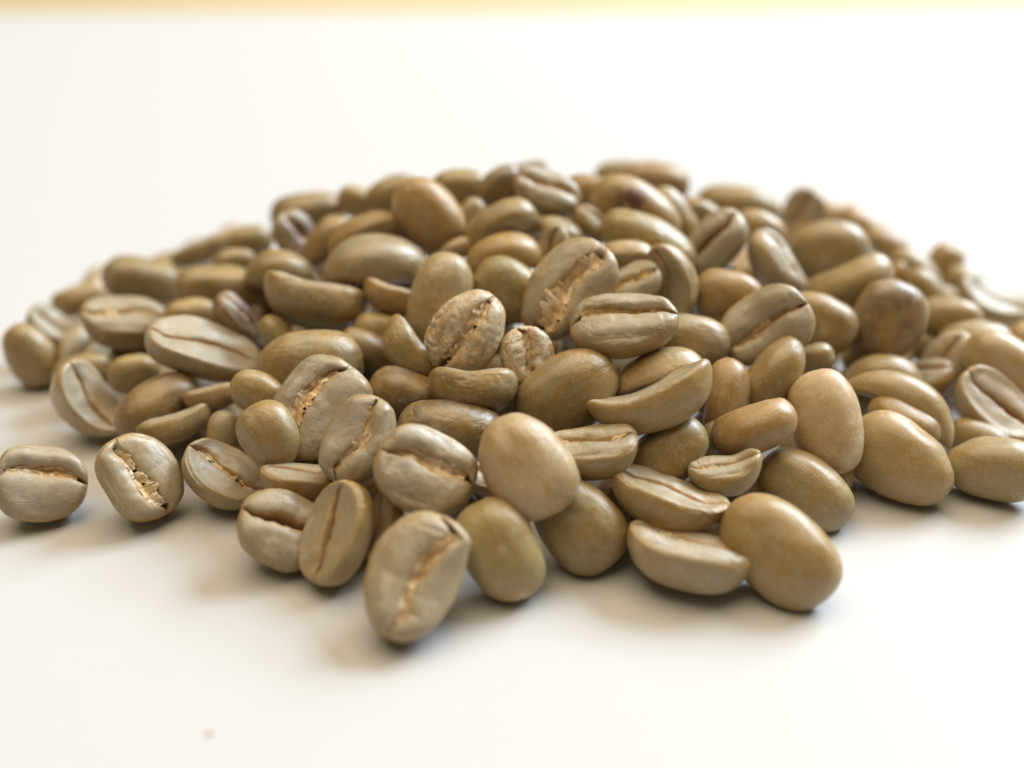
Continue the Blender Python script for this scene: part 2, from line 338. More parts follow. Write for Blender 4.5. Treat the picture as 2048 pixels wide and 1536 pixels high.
# ------------------------------------------------------------------ the beans
# (location in mm, quaternion, length, width, thickness, colour, options, segments, label)
BEANS = [
((-8.98, 79.07, 4.66), (0.7682, 0.2895, -0.2052, 0.5328), 12.19, 8.54, 4.6, 'g', {'cr': [0, -0.1, -0.1, -0.35, -0.55], 'cw': 0.1, 'n': 1, 'ch': 1}, 46, 'grey green bean lying crease up on the table, nearest of all'),
((-1.06, 82.72, 4.84), (-0.4334, 0.7579, -0.4161, -0.254), 10.42, 7.5, 4.58, 'y', {'n': 1, 'tip': 1}, 38, 'smooth olive dome with a tan scar at its lower tip, right of the nearest bean'),
((6.69, 87.05, 4.55), (-0.4453, 0.7963, -0.3649, -0.1856), 10.22, 7.97, 4.5, 'o', {'n': 1}, 38, 'dark olive dome on the table, tucked under the big pale smooth bean'),
((16.85, 83.56, 2.94), (0.9709, -0.1693, 0.0958, -0.14), 12.5, 7.75, 4.6, 'g', {'bend': 0.1, 'cw': 0.12, 'ch': 1, 'n': 1}, 46, 'long curled bean in the front row with ragged skin in its notched upper edge'),
((25.57, 82.88, 4.72), (-0.482, 0.7858, -0.385, -0.0436), 12.41, 8.69, 4.6, 't', {}, 24, 'largest smooth dome, at the front right, with a pale sheen'),
((15.41, 89.2, 5.68), (0.9772, -0.1285, 0.1044, -0.1333), 12.11, 7.27, 4.6, 't', {'conc': 0.1, 'bend': 0.06, 'n': 1}, 38, 'long crescent with a pale grey flat face, above the curled front bean'),
((-23.17, 87.61, 3.44), (0.9365, 0.2474, 0.2152, -0.1243), 8.89, 7.82, 3.91, 't', {'cw': 0.08}, 30, 'round bean lying crease up on the table, front left of the heap'),
((-16.72, 85.61, 4.52), (0.7863, 0.0891, -0.42, 0.4442), 10.37, 6.84, 4.56, 't', {'conc': 0.1, 'n': 1}, 38, 'upright bean with flat face turned left, beside the round bean at front left'),
((-12.92, 88.75, 3.04), (0.8139, -0.0195, -0.4553, 0.3603), 7.17, 4.44, 2.72, 'b', {'th': 0.38, 'bend': 0.1}, 24, 'thin rough brown bean between the upright bean and the nearest bean'),
((-49.86, 95.32, 3.62), (0.9134, 0.3538, 0.1765, 0.0965), 9.32, 8.2, 4.1, 'g', {'cr': [0.25, 0.35, 0.35, 0.3, 0.1], 'cw': 0.09, 'ch': 1}, 30, 'loose round bean apart on the table at the far left, crease level'),
((-39.6, 95.6, 4.39), (0.8342, 0.228, 0.3904, -0.3158), 9.62, 7.89, 4.23, 't', {'cr': [-0.3, -0.15, -0.1, -0.1, 0.2], 'cw': 0.14, 'ch': 1}, 30, 'bean with a wide golden crease, second from the left on the table'),
((-31.29, 96.89, 3.49), (0.9479, 0.0892, 0.2899, -0.0972), 9.43, 6.79, 4.15, 't', {'conc': 0.1, 'cw': 0.1, 'bend': 0.05, 'ch': 1}, 30, 'tan hollow faced bean between the golden creased bean and the heap'),
((30.87, 94.33, 3.81), (0.5219, -0.7752, 0.3555, 0.0197), 10.92, 6.77, 4.6, 't', {}, 24, 'brownish dome behind the largest front dome, partly in its shade'),
((41.73, 98.62, 4.38), (0.5674, -0.7503, 0.3373, -0.0363), 12.12, 8.24, 4.6, 't', {}, 24, 'thick blocky dome with bright upper edge, right front edge of the heap'),
((52.08, 98.02, 3.49), (0.6063, -0.7668, 0.1096, -0.1797), 10.59, 6.99, 4.6, 't', {}, 24, 'brown dome on the table at the right edge of the picture'),
((-20.59, 100.69, 9.63), (0.813, 0.3749, -0.1973, 0.3993), 11.49, 9.42, 4.6, 'g', {'cr': [-0.15, 0.2, 0.35, 0.3, 0.1], 'cw': 0.1, 'cs': 0.05, 'arc': 0.3, 'ch': 1, 'n': 1}, 46, 'large grey bean with a bow shaped crease, behind the leaning creased bean'),
((-15.48, 93.89, 10.03), (0.7505, 0.3674, -0.2537, 0.4873), 9.77, 6.84, 4.3, 'g', {'cr': [0.25, 0.1, -0.2, -0.15, 0], 'cw': 0.08, 'ch': 1, 'n': 1}, 46, 'leaning grey bean with pale skin torn along its crease, over the bow creased bean'),
((-8.7, 89.6, 8.99), (0.918, 0.3374, 0.1484, -0.1461), 9.99, 8.39, 4.4, 'g', {'cr': [0.05, 0.2, 0.25, 0.2, 0.4], 'cw': 0.1, 'ch': 1, 'n': 1}, 46, 'round grey bean with double golden crease, left of the big pale smooth bean'),
((1.45, 87.92, 11.05), (-0.428, 0.772, -0.4219, -0.2069), 10.82, 8.65, 4.6, 'p', {'n': 1}, 38, 'big pale smooth dome resting on the front of the heap at the centre'),
((-22.48, 106.76, 11.48), (0.5661, -0.8177, -0.0858, 0.0586), 11.84, 8.05, 4.6, 't', {'n': 1}, 38, 'wide smooth tan dome just above the bow creased bean'),
((-25.24, 96.37, 9.1), (-0.4528, 0.747, -0.4042, -0.2713), 7.42, 6.09, 3.27, 't', {}, 24, 'smooth tan dome below the wide smooth dome, left of the bow creased bean'),
((-31.77, 101.95, 5.78), (-0.4424, 0.6051, 0.6246, 0.2193), 5.3, 3.71, 2.33, 'g', {}, 24, 'small upright grey dome above the tan hollow faced bean'),
((-21.93, 93.24, 5.05), (0.9882, -0.1173, 0.0683, 0.0707), 8.17, 4.9, 3.59, 't', {'bend': 0.12}, 24, 'bean with a notched top edge below the leaning creased bean'),
((-37.13, 103.2, 5.97), (0.9306, -0.2855, -0.1382, 0.1825), 8.33, 3.75, 2.83, 'o', {'th': 0.34, 'bend': 0.1}, 24, 'slim curved bean behind the bean with the wide golden crease'),
((-3.02, 92.54, 6.08), (0.9879, 0.1285, 0.0724, -0.0483), 5.33, 3.52, 2.35, 'b', {'ch': 1}, 30, 'small shaded creased bean wedged behind the big pale smooth dome'),
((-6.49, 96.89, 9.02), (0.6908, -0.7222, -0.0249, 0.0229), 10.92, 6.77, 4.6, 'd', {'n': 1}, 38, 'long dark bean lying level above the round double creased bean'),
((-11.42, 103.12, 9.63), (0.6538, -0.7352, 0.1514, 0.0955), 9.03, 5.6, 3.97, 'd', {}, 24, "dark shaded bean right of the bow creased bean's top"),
((-4.2, 100.49, 11.95), (0.8961, -0.4421, 0.036, 0.0153), 9.68, 6.0, 4.26, 'o', {'bend': 0.04, 'n': 1, 'patch': 1}, 38, 'olive bean on its side with a patch of golden flaky skin'),
((6.03, 101.15, 11.24), (0.535, -0.7861, -0.2702, -0.1512), 11.85, 8.53, 4.6, 'o', {'n': 1}, 38, "olive dome with fine wrinkles and a notched right tip, at the heap's centre"),
((14.85, 97.67, 12.4), (0.9677, -0.1729, -0.1836, 0.0038), 13.16, 7.24, 4.6, 't', {'conc': 0.1, 'bend': 0.1, 'n': 1}, 38, 'long crescent with translucent upper rim, lower of the stacked pair right of centre'),
((15.77, 104.57, 11.64), (0.4374, 0.8765, -0.0512, 0.1947), 10.88, 6.53, 4.6, 't', {'conc': 0.06, 'bend': 0.04, 'n': 1}, 38, 'smooth bean directly above the long translucent rimmed crescent'),
((8.3, 92.67, 9.29), (0.997, 0.0006, -0.0766, 0.0067), 9.14, 6.03, 4.02, 'o', {'ch': 1, 'bend': 0.08, 'n': 1}, 46, 'bean with curly fibres in its crease, right of the big pale dome'),
((16.41, 95.18, 7.71), (-0.4895, 0.7944, 0.2985, 0.2004), 8.75, 6.3, 3.85, 'o', {'n': 1}, 38, 'honey olive dome below the long translucent rimmed crescent'),
((22.0, 92.42, 6.92), (0.9875, -0.0519, -0.1471, -0.0202), 7.56, 4.69, 3.33, 't', {'bend': 0.14, 'ch': 1}, 30, 'small curled bean with a bitten rough face, above the pale faced crescent'),
((25.55, 97.07, 9.21), (0.721, -0.6591, -0.1666, -0.134), 9.09, 5.09, 4.0, 'b', {}, 24, 'slim orange brown bean left of the tall smooth egg shaped bean'),
((33.73, 99.59, 8.75), (-0.4744, 0.6219, -0.5962, -0.181), 11.36, 7.5, 4.6, 'p', {}, 24, 'tall smooth egg shaped pale bean standing in the right half'),
((23.62, 102.77, 9.97), (0.627, -0.4396, -0.6393, -0.0708), 8.61, 5.34, 3.79, 'b', {}, 24, 'upright bean with a reddish shiny top, right of the long crescents'),
((28.91, 105.28, 11.04), (0.5357, -0.696, -0.4071, -0.2507), 10.21, 5.31, 4.49, 't', {'bend': 0.05}, 24, 'slanting slim bean with a pale tip above the tall egg shaped bean'),
((34.62, 110.88, 10.04), (0.6806, -0.6993, -0.1331, -0.1732), 5.18, 3.42, 2.28, 't', {}, 24, 'small bean end showing above the tall egg shaped bean'),
((-4.83, 106.85, 15.84), (0.7871, 0.4345, -0.2319, 0.3713), 9.99, 7.79, 4.39, 'c', {'cw': 0.12, 'cs': 0.05, 'ch': 1, 'n': 1, 'wr': 1}, 46, 'crinkled pale bean covered in papery gold skin, left of centre'),
((1.6, 104.96, 13.96), (0.7514, 0.3504, 0.33, -0.4513), 6.39, 5.88, 2.81, 'c', {'cw': 0.1, 'ch': 1, 'n': 1, 'wr': 0.45}, 46, 'small round bean with half open crease and flaky front, below the large open creased bean'),
((6.56, 112.9, 17.92), (0.8288, 0.3638, -0.2933, 0.3078), 12.92, 8.78, 4.6, 't', {'cr': [-0.2, -0.3, -0.05, -0.05, -0.2], 'cw': 0.22, 'cs': 0.1, 'ch': 1, 'n': 1}, 46, 'large bean with wide open crease full of brown fibres, near the centre'),
((12.24, 106.8, 16.34), (0.9664, 0.2461, -0.0746, -0.0016), 11.97, 7.42, 4.6, 't', {'cr': [0.15, 0.3, 0.25, 0.2, 0.2], 'cw': 0.08, 'ch': 1, 'n': 1}, 46, 'bean with a long lip like crease and grey face, right of the open creased bean'),
((-11.1, 107.48, 12.29), (0.8744, -0.3237, 0.3611, -0.0166), 9.44, 5.19, 3.78, 'o', {'bend': 0.14, 'th': 0.4, 'n': 1}, 38, 'bent slim bean left of the crinkled papery bean'),
((-14.94, 113.79, 11.77), (0.5713, -0.8156, 0.0377, 0.0844), 7.62, 5.33, 3.35, 'y', {}, 24, 'yellow olive dome half hidden behind the bent slim bean'),
((-8.14, 113.86, 16.51), (-0.4821, 0.625, 0.5525, 0.2676), 10.89, 7.19, 4.6, 'g', {'n': 1}, 38, 'tall smooth dome with bluish top, behind the crinkled papery bean'),
((-14.04, 116.2, 15.26), (0.9326, -0.3098, 0.1831, 0.0288), 7.26, 3.63, 3.05, 'b', {'th': 0.42, 'bend': 0.06}, 24, 'small rough brown bean left of the tall bluish topped dome'),
((-23.23, 116.74, 14.29), (0.9247, -0.3478, 0.136, 0.074), 12.72, 7.63, 4.6, 't', {'bend': 0.1, 'n': 1}, 38, 'large smooth crescent with rough skin at its right end, upper left of centre'),
((-16.34, 121.76, 18.11), (0.046, 0.9967, 0.0671, 0.0044), 12.64, 8.09, 4.6, 'g', {'bend': 0.1, 'th': 0.38, 'n': 1}, 38, 'bluish grey curled bean with a flap on its lower side'),
((-10.3, 127.49, 21.36), (0.548, -0.7182, 0.3517, 0.2453), 10.13, 7.5, 4.46, 'b', {'n': 1}, 38, 'glossy brown wrinkled egg shaped bean high on the left slope'),
((-17.78, 129.07, 17.59), (0.5662, 0.814, 0.0363, 0.1245), 11.08, 7.76, 4.6, 'b', {'ch': 1}, 30, 'brown bean with shaded hollow face behind the bluish grey curled bean'),
((-0.53, 116.46, 16.23), (0.5618, -0.7911, 0.2099, 0.1206), 8.83, 7.24, 3.88, 'y', {'n': 1}, 38, 'pale olive dome left of the large open creased bean'),
((-1.08, 121.34, 19.08), (0.0098, 0.9962, 0.037, 0.0785), 9.63, 5.39, 3.85, 'b', {'bend': 0.1, 'th': 0.4}, 24, 'brown cap like bean lying over the pale olive dome'),
((-1.57, 126.11, 20.66), (0.4242, 0.8774, -0.0104, 0.224), 9.71, 6.41, 4.27, 'o', {}, 24, 'olive bean sloping up behind the brown cap like bean'),
((5.06, 122.63, 19.16), (0.8145, 0.2629, -0.3982, 0.3301), 5.28, 4.12, 2.32, 't', {}, 24, 'small face up bean right of the brown cap like bean'),
((6.26, 126.03, 19.71), (0.0108, 0.9518, -0.1304, -0.2776), 6.86, 4.26, 2.47, 'o', {'th': 0.36, 'bend': 0.12}, 24, 'thin arched bean over the small face up bean'),
((16.43, 124.05, 18.57), (0.6459, -0.7186, 0.2514, 0.0575), 12.52, 6.89, 4.6, 'y', {'n': 1}, 38, 'long smooth olive back arching behind the large open creased bean'),
((13.51, 120.48, 18.99), (0.4648, 0.8836, -0.053, 0.0195), 7.03, 5.06, 3.09, 't', {'ch': 1}, 30, 'stubby bean with shaded crease beneath the long smooth olive back'),
((14.23, 115.59, 17.15), (0.8987, 0.3186, -0.2457, 0.1743), 7.09, 5.25, 3.12, 't', {'ch': 1, 'cw': 0.12}, 30, 'creased bean squeezed behind the bean with lip like crease'),
((18.91, 116.89, 17.38), (0.4364, 0.6473, 0.0811, -0.6197), 9.02, 5.77, 3.97, 't', {'conc': 0.03, 'bend': 0.1, 'ch': 1}, 30, 'ear shaped bean on end right of the squeezed creased bean'),
((20.29, 109.28, 13.48), (0.5912, -0.7937, 0.1418, -0.0204), 8.65, 5.71, 3.81, 'g', {'n': 1}, 38, 'grey sheened dome right of the bean with lip like crease'),
((25.32, 116.77, 15.25), (0.5913, -0.7994, 0.0849, -0.0638), 8.46, 6.77, 3.72, 'b', {}, 24, 'round plum brown dome right of the ear shaped bean'),
((28.9, 111.12, 14.12), (0.8813, 0.3883, -0.2368, 0.1283), 10.89, 8.28, 4.6, 't', {'ch': 1, 'cw': 0.06}, 30, 'broad tan face up bean with puckered crease, right of the plum brown dome'),
((36.64, 116.78, 12.02), (0.5833, -0.744, 0.3251, 0.0235), 8.95, 6.44, 3.94, 'o', {}, 24, 'golden olive dome half behind the broad puckered face up bean'),
((4.15, 131.45, 22.68), (0.9292, 0.2948, 0.1674, -0.1471), 8.8, 5.81, 3.87, 't', {'ch': 1}, 30, 'tilted oval bean with flat face up, topping the heap'),
((2.61, 153.2, 17.96), (0.9384, -0.334, -0.0886, -0.0087), 5.07, 3.35, 2.23, 'b', {}, 24, "small brown rough end poking up at the heap's highest point"),
((-1.54, 134.53, 22.22), (0.6461, -0.7019, -0.2682, -0.134), 6.67, 4.8, 2.94, 'd', {}, 24, 'dark shaded bean left of the topmost oval bean'),
((10.08, 128.23, 19.68), (0.9376, 0.0794, 0.288, -0.178), 5.91, 3.9, 2.6, 'p', {}, 24, 'pale grey broken edged bean beside the stained bean'),
((10.36, 135.32, 20.99), (0.6389, -0.7583, 0.1256, 0.0311), 7.77, 5.13, 3.42, 'b', {}, 24, 'blurred brown dome behind the stained bean'),
((15.34, 130.23, 20.49), (0.6534, -0.7064, 0.262, 0.0739), 12.32, 7.64, 4.6, 't', {'stain': 1}, 24, 'long tan back with a dark purple stain near the top'),
((15.73, 154.86, 16.39), (0.6297, -0.7736, -0.02, -0.068), 7.29, 5.39, 3.21, 'y', {}, 24, 'pale blurred dome at the skyline, just right of the topmost bean'),
((20.75, 151.4, 16.86), (0.6454, -0.7555, 0.1123, -0.0086), 10.03, 6.22, 4.41, 'b', {}, 24, 'brown blurred dome on the skyline, right of the pale skyline dome'),
((20.77, 132.71, 19.26), (0.6937, -0.5518, 0.4539, 0.0913), 8.46, 4.23, 3.68, 'o', {}, 24, 'slim olive bean slanting down right of the stained bean'),
((25.32, 126.61, 17.69), (0.8427, 0.2894, -0.376, 0.2546), 9.81, 6.28, 4.31, 't', {'cw': 0.06}, 30, 'oval bean with a straight dark crease slanting up right, upper right'),
((32.78, 151.52, 14.24), (0.0841, 0.989, -0.1145, -0.0416), 12.5, 6.88, 4.0, 'o', {'th': 0.32}, 24, 'long low olive back on the skyline right of centre'),
((32.69, 135.96, 15.88), (0.6141, -0.7435, 0.2632, 0.0293), 7.28, 5.24, 3.2, 'g', {}, 24, 'pale grey blurred dome behind the dark creased oval bean'),
((32.53, 126.16, 15.32), (0.8993, 0.0194, 0.3547, -0.2553), 9.24, 6.1, 4.07, 'p', {'cw': 0.05}, 30, 'pale twisted bean with shaded lower edge, upper right slope'),
((42.15, 150.14, 11.85), (0.7783, 0.2723, -0.4634, 0.3245), 9.01, 6.31, 3.97, 'b', {'ch': 1}, 30, 'brown hollow faced bean standing on the right skyline'),
((41.78, 133.98, 13.66), (0.5915, -0.7934, 0.101, -0.1019), 10.28, 8.63, 4.52, 't', {}, 24, 'big round tan dome on the upper right slope'),
((42.11, 124.45, 12.96), (0.7498, -0.6134, -0.1649, -0.1852), 11.21, 5.83, 4.6, 'y', {}, 24, 'spindle shaped pale bean below the big round tan dome'),
((50.88, 149.91, 10.54), (0.7758, -0.4936, 0.3901, -0.048), 8.01, 4.17, 3.53, 'b', {}, 24, 'blurred brown bean behind the big round tan dome, on the skyline'),
((53.47, 145.81, 9.6), (0.7854, -0.5176, 0.3302, -0.0791), 6.99, 3.85, 3.08, 'b', {}, 24, 'small blurred brown bean sloping down the right skyline'),
((44.95, 117.75, 11.35), (-0.4325, 0.7265, 0.3988, 0.3551), 10.75, 8.6, 4.6, 'd', {}, 24, 'large dark brown dome below the spindle shaped bean'),
((55.39, 138.61, 8.48), (0.6699, -0.6282, 0.3957, -0.0087), 8.41, 5.04, 3.7, 'g', {}, 24, 'pale blurred bean on the right skyline above the large dark dome'),
((52.04, 135.34, 9.36), (-0.4253, 0.6215, 0.5464, 0.3665), 4.43, 2.66, 1.95, 'b', {}, 24, "tiny brown bean end beside the spindle shaped bean's right tip"),
((54.91, 132.5, 8.55), (0.6177, -0.6036, 0.5005, 0.0604), 7.07, 4.38, 3.11, 'o', {}, 24, 'olive bean edge behind the large dark dome'),
((63.0, 147.28, 5.84), (-0.4743, 0.7014, 0.3897, 0.3623), 6.56, 5.25, 2.89, 't', {}, 24, 'single rounded bean poking above the far right skyline'),
((56.27, 126.71, 7.56), (0.6327, -0.7436, 0.1761, -0.1256), 8.33, 5.33, 3.66, 't', {}, 24, 'tan dome right of the large dark brown dome'),
((67.02, 137.08, 4.33), (0.9502, 0.1188, 0.0761, -0.278), 11.12, 6.45, 4.6, 't', {'conc': 0.1, 'bend': 0.05}, 24, 'pale bean with flat face up on the far right skyline'),
((58.48, 114.24, 7.16), (0.5898, -0.7023, 0.3978, -0.0267), 10.77, 7.76, 4.6, 'p', {}, 24, 'large pale dome cut off by the right edge of the picture'),
((54.65, 119.33, 4.69), (0.8358, 0.1295, -0.4761, 0.2408), 8.85, 6.73, 3.89, 'p', {'ch': 1, 'cw': 0.06}, 30, 'pale creased bean left of the dome at the right edge'),
((43.35, 112.35, 7.49), (0.0873, 0.9824, -0.1315, 0.1001), 9.2, 5.52, 3.5, 'o', {'th': 0.38, 'bend': 0.12}, 24, 'olive bean arched over the big banana shaped bean'),
((44.34, 106.02, 7.81), (0.1934, 0.9322, -0.2314, -0.2001), 13.63, 6.13, 3.68, 't', {'bend': 0.16, 'th': 0.27}, 24, 'big banana shaped arched bean on the right slope'),
((43.11, 102.76, 6.62), (0.6923, -0.6525, 0.2926, -0.0962), 8.35, 4.68, 3.68, 'b', {}, 24, 'orange bean sheltered under the big banana shaped bean'),
((56.24, 109.4, 4.35), (0.8771, 0.2388, 0.1507, -0.3886), 11.02, 6.83, 4.6, 'p', {'conc': 0.1, 'bend': 0.1, 'cw': 0.08}, 30, 'pale faced crescent at the right edge, above the brown edge dome'),
((-50.01, 135.89, 8.37), (0.5968, -0.7775, 0.0336, 0.1952), 10.99, 6.81, 4.6, 'o', {}, 24, 'blocky olive dome on the left skyline'),
((-60.23, 139.08, 4.29), (0.8659, -0.409, -0.2312, 0.1715), 8.12, 4.87, 3.57, 't', {}, 24, 'pale blurred bean on the far left skyline'),
((-60.72, 130.11, 3.95), (0.9449, 0.0529, 0.3228, 0.0113), 8.26, 5.12, 3.63, 't', {'conc': 0.1, 'bend': 0.06}, 24, 'cup shaped bean with pale face at the left end of the heap'),
((-61.4, 122.65, 4.29), (0.5242, -0.6603, 0.4417, 0.307), 8.52, 6.13, 3.75, 't', {}, 24, 'leftmost bean of the heap, brown back resting on the table'),
((-49.02, 124.02, 8.01), (0.9767, 0.1188, 0.145, 0.1046), 10.5, 7.56, 4.6, 't', {'cw': 0.08, 'ch': 1}, 30, 'reddish tan bean with curved crease near the left end'),
((-39.52, 121.48, 10.21), (0.6325, -0.7577, -0.1289, 0.0963), 6.92, 4.98, 3.04, 't', {}, 24, 'tan dome left of the bean with the dark red hole'),
((-33.42, 118.28, 11.87), (0.8899, -0.0283, 0.4413, -0.1118), 6.61, 4.76, 2.91, 'd', {'ch': 1, 'stain': 1}, 30, 'damaged bean with a dark red hollow and shiny top'),
((-35.86, 112.87, 9.95), (0.973, 0.1124, 0.2004, 0.0197), 13.84, 7.75, 4.6, 'g', {'conc': 0.1, 'cw': 0.05}, 30, 'long boat shaped bean with a bluish grey face, left slope'),
((-36.02, 126.64, 12.35), (0.0692, 0.9864, 0.0875, -0.1206), 12.91, 5.94, 4.13, 'o', {'bend': 0.04, 'th': 0.32}, 24, 'long slim olive bean right of the blocky skyline dome'),
((-52.23, 116.66, 5.06), (0.618, -0.7459, -0.2263, 0.1024), 7.2, 5.04, 3.17, 'o', {}, 24, 'olive dome behind the white streaked bent bean'),
((-50.27, 110.86, 4.48), (0.8788, 0.063, 0.4441, -0.1628), 10.12, 6.48, 4.45, 'p', {'conc': 0.1, 'bend': 0.08, 'cw': 0.04}, 30, 'bent bean with a white streak, left edge of the heap on the table'),
((-44.86, 113.38, 6.78), (0.5785, -0.7944, -0.1466, 0.1126), 5.93, 4.75, 2.61, 'y', {}, 24, 'yellowish dome under the left tip of the boat shaped bean'),
((-40.49, 106.8, 6.92), (-0.1998, 0.9285, 0.2927, 0.1113), 10.03, 5.82, 4.41, 'd', {}, 24, 'dark slanting bean beneath the boat shaped bean'),
((-33.69, 106.15, 7.83), (0.9432, -0.2919, -0.0564, 0.1485), 6.52, 3.26, 2.61, 'b', {'th': 0.4}, 24, "small slim brown bean below the boat shaped bean's right tip"),
((-27.62, 102.59, 10.53), (0.5229, -0.8055, 0.1867, 0.2069), 6.22, 4.73, 2.74, 't', {}, 24, 'tan dome between the slim brown bean and the wide smooth dome'),
((-27.16, 113.21, 11.68), (0.6659, -0.5953, 0.4133, 0.1772), 6.16, 3.21, 2.71, 'y', {}, 24, "slim olive bean end above the wide smooth dome's left side"),
((-28.38, 125.28, 14.69), (0.0306, 0.9878, 0.0481, -0.1446), 9.46, 5.68, 4.16, 'o', {'bend': 0.13}, 24, 'arched olive bean above the large smooth crescent'),
((-36.3, 132.52, 12.73), (0.6514, -0.7453, -0.1189, 0.0784), 5.64, 3.72, 2.48, 't', {}, 24, 'small blurred dome left of the arched olive bean'),
((-28.17, 143.26, 15.14), (0.6992, -0.7035, -0.1195, 0.0448), 10.38, 6.23, 4.57, 'o', {}, 24, 'broad blurred back on the upper left skyline'),
((-28.38, 133.91, 15.74), (0.8259, 0.2288, 0.4373, -0.2727), 7.32, 5.86, 3.22, 't', {'ch': 1, 'stain': 1}, 30, 'blurred bean with a dark hollow on the upper left slope'),
((-23.66, 130.84, 16.04), (0.7557, -0.5163, -0.4026, -0.0196), 7.86, 4.72, 3.46, 'b', {}, 24, 'golden brown bean between the dark hollow bean and the brown shaded faced bean'),
((-20.92, 142.29, 17.26), (0.6487, -0.7353, 0.1333, 0.1437), 6.29, 4.53, 2.77, 't', {}, 24, 'small tan dome on the skyline left of the glossy brown egg shaped bean'),
((-16.05, 140.87, 18.79), (0.6698, -0.7222, -0.1702, -0.0289), 7.96, 5.25, 3.5, 'o', {}, 24, 'dark olive dome behind the glossy brown egg shaped bean'),
((-6.65, 136.47, 21.18), (0.6276, -0.7773, 0.0216, 0.0396), 7.95, 5.88, 3.5, 'y', {}, 24, 'pale yellow dome on the skyline right of the glossy brown egg shaped bean'),
((-35.43, 138.11, 13.21), (0.6593, -0.7341, -0.1541, 0.0526), 6.49, 4.54, 2.86, 'y', {}, 24, 'yellow blurred dome on the left skyline'),
((-42.7, 141.46, 10.61), (0.9468, -0.208, -0.1839, 0.163), 9.73, 4.38, 3.12, 't', {'th': 0.32}, 24, 'thin blurred bean sloping along the left skyline'),
((-5.14, 129.61, 19.93), (0.5273, -0.6288, -0.5058, -0.2659), 5.64, 3.95, 2.48, 'o', {}, 24, 'shaded dome end right of the glossy brown egg shaped bean'),
((-6.65, 122.89, 18.6), (0.6693, -0.6972, -0.2443, -0.0798), 4.25, 2.64, 1.87, 'g', {}, 24, 'pale bean tip above the tall bluish topped dome'),
((24.81, 136.64, 17.86), (0.6665, -0.7233, 0.1805, -0.0012), 5.94, 3.92, 2.61, 'o', {}, 24, 'shaded olive bean between the slim slanting bean and the skyline back'),
((48.21, 153.83, 10.71), (0.6966, -0.7004, 0.1177, -0.1017), 7.01, 4.21, 3.09, 'p', {}, 24, 'washed out bean edge behind the big round tan dome'),
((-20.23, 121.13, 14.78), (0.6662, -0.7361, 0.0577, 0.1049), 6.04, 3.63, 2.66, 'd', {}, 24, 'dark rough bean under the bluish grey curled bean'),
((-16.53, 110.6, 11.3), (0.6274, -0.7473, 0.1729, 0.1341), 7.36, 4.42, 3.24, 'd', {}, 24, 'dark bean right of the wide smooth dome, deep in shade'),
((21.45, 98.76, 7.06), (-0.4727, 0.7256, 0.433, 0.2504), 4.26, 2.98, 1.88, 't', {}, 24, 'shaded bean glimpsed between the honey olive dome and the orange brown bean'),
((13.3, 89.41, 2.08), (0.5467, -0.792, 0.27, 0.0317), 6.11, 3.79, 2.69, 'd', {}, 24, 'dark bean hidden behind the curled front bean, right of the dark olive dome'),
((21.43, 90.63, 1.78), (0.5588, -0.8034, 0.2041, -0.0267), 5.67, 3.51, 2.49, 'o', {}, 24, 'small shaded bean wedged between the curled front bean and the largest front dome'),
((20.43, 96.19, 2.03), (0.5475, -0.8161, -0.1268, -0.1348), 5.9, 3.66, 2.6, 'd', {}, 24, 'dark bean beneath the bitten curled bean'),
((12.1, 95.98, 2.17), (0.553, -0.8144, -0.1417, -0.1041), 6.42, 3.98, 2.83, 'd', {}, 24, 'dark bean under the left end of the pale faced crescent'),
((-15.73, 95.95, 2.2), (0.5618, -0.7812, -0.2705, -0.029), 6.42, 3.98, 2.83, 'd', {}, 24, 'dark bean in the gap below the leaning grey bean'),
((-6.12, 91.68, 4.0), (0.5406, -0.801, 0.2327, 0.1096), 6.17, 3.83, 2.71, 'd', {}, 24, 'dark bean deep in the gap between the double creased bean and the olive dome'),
((44.14, 119.71, 6.74), (0.5328, -0.7599, -0.2559, -0.2706), 7.28, 4.81, 3.21, 'o', {}, 24, 'shaded olive bean under the left side of the large dark brown dome'),
((55.0, 126.38, 3.0), (0.6524, -0.6597, 0.3706, -0.0423), 7.95, 4.93, 3.5, 't', {}, 24, 'tan bean filling the gap below the tan dome on the right slope'),
((65.22, 143.07, 4.36), (0.6734, -0.6406, 0.366, -0.0475), 7.85, 4.87, 3.46, 't', {}, 24, 'pale tan bean just below the lone bean on the far right skyline'),
((58.35, 122.28, 6.08), (0.6209, -0.7545, 0.151, -0.1496), 8.82, 5.82, 3.88, 't', {}, 24, 'tan bean above the pale creased bean near the right edge'),
((53.63, 105.72, 2.33), (0.5964, -0.7572, 0.2383, -0.1188), 7.47, 4.63, 3.29, 'o', {}, 24, 'shaded bean between the pale faced crescent and the brown edge dome'),
((40.97, 136.5, 3.79), (0.594, 0.4503, -0.0566, 0.6643), 8.74, 5.92, 4.02, 'o', {}, 16, 'sliver of a bean between the pale twisted bean and the golden olive dome, right slope'),
((-43.38, 162.25, 2.9), (-0.3098, 0.4955, 0.7717, -0.251), 8.27, 6.25, 3.8, 't', {}, 16, 'faint blurred bean behind the yellow blurred dome on the left skyline'),
((44.66, 120.11, 2.65), (-0.3879, -0.228, -0.0266, 0.8926), 8.1, 5.65, 3.72, 'o', {}, 16, 'sliver of a bean right of the small bean end, below the golden olive dome'),
((34.59, 133.63, 7.76), (0.9809, -0.0898, 0.1539, 0.0784), 8.91, 6.2, 4.1, 'b', {}, 16, 'sliver of a bean between the pale twisted bean and the broad puckered face up bean'),
((-23.35, 119.86, 7.67), (0.9454, 0.106, 0.0161, 0.3078), 9.04, 6.72, 4.16, 'g', {}, 16, 'dark bean directly above the top of the wide smooth tan dome'),
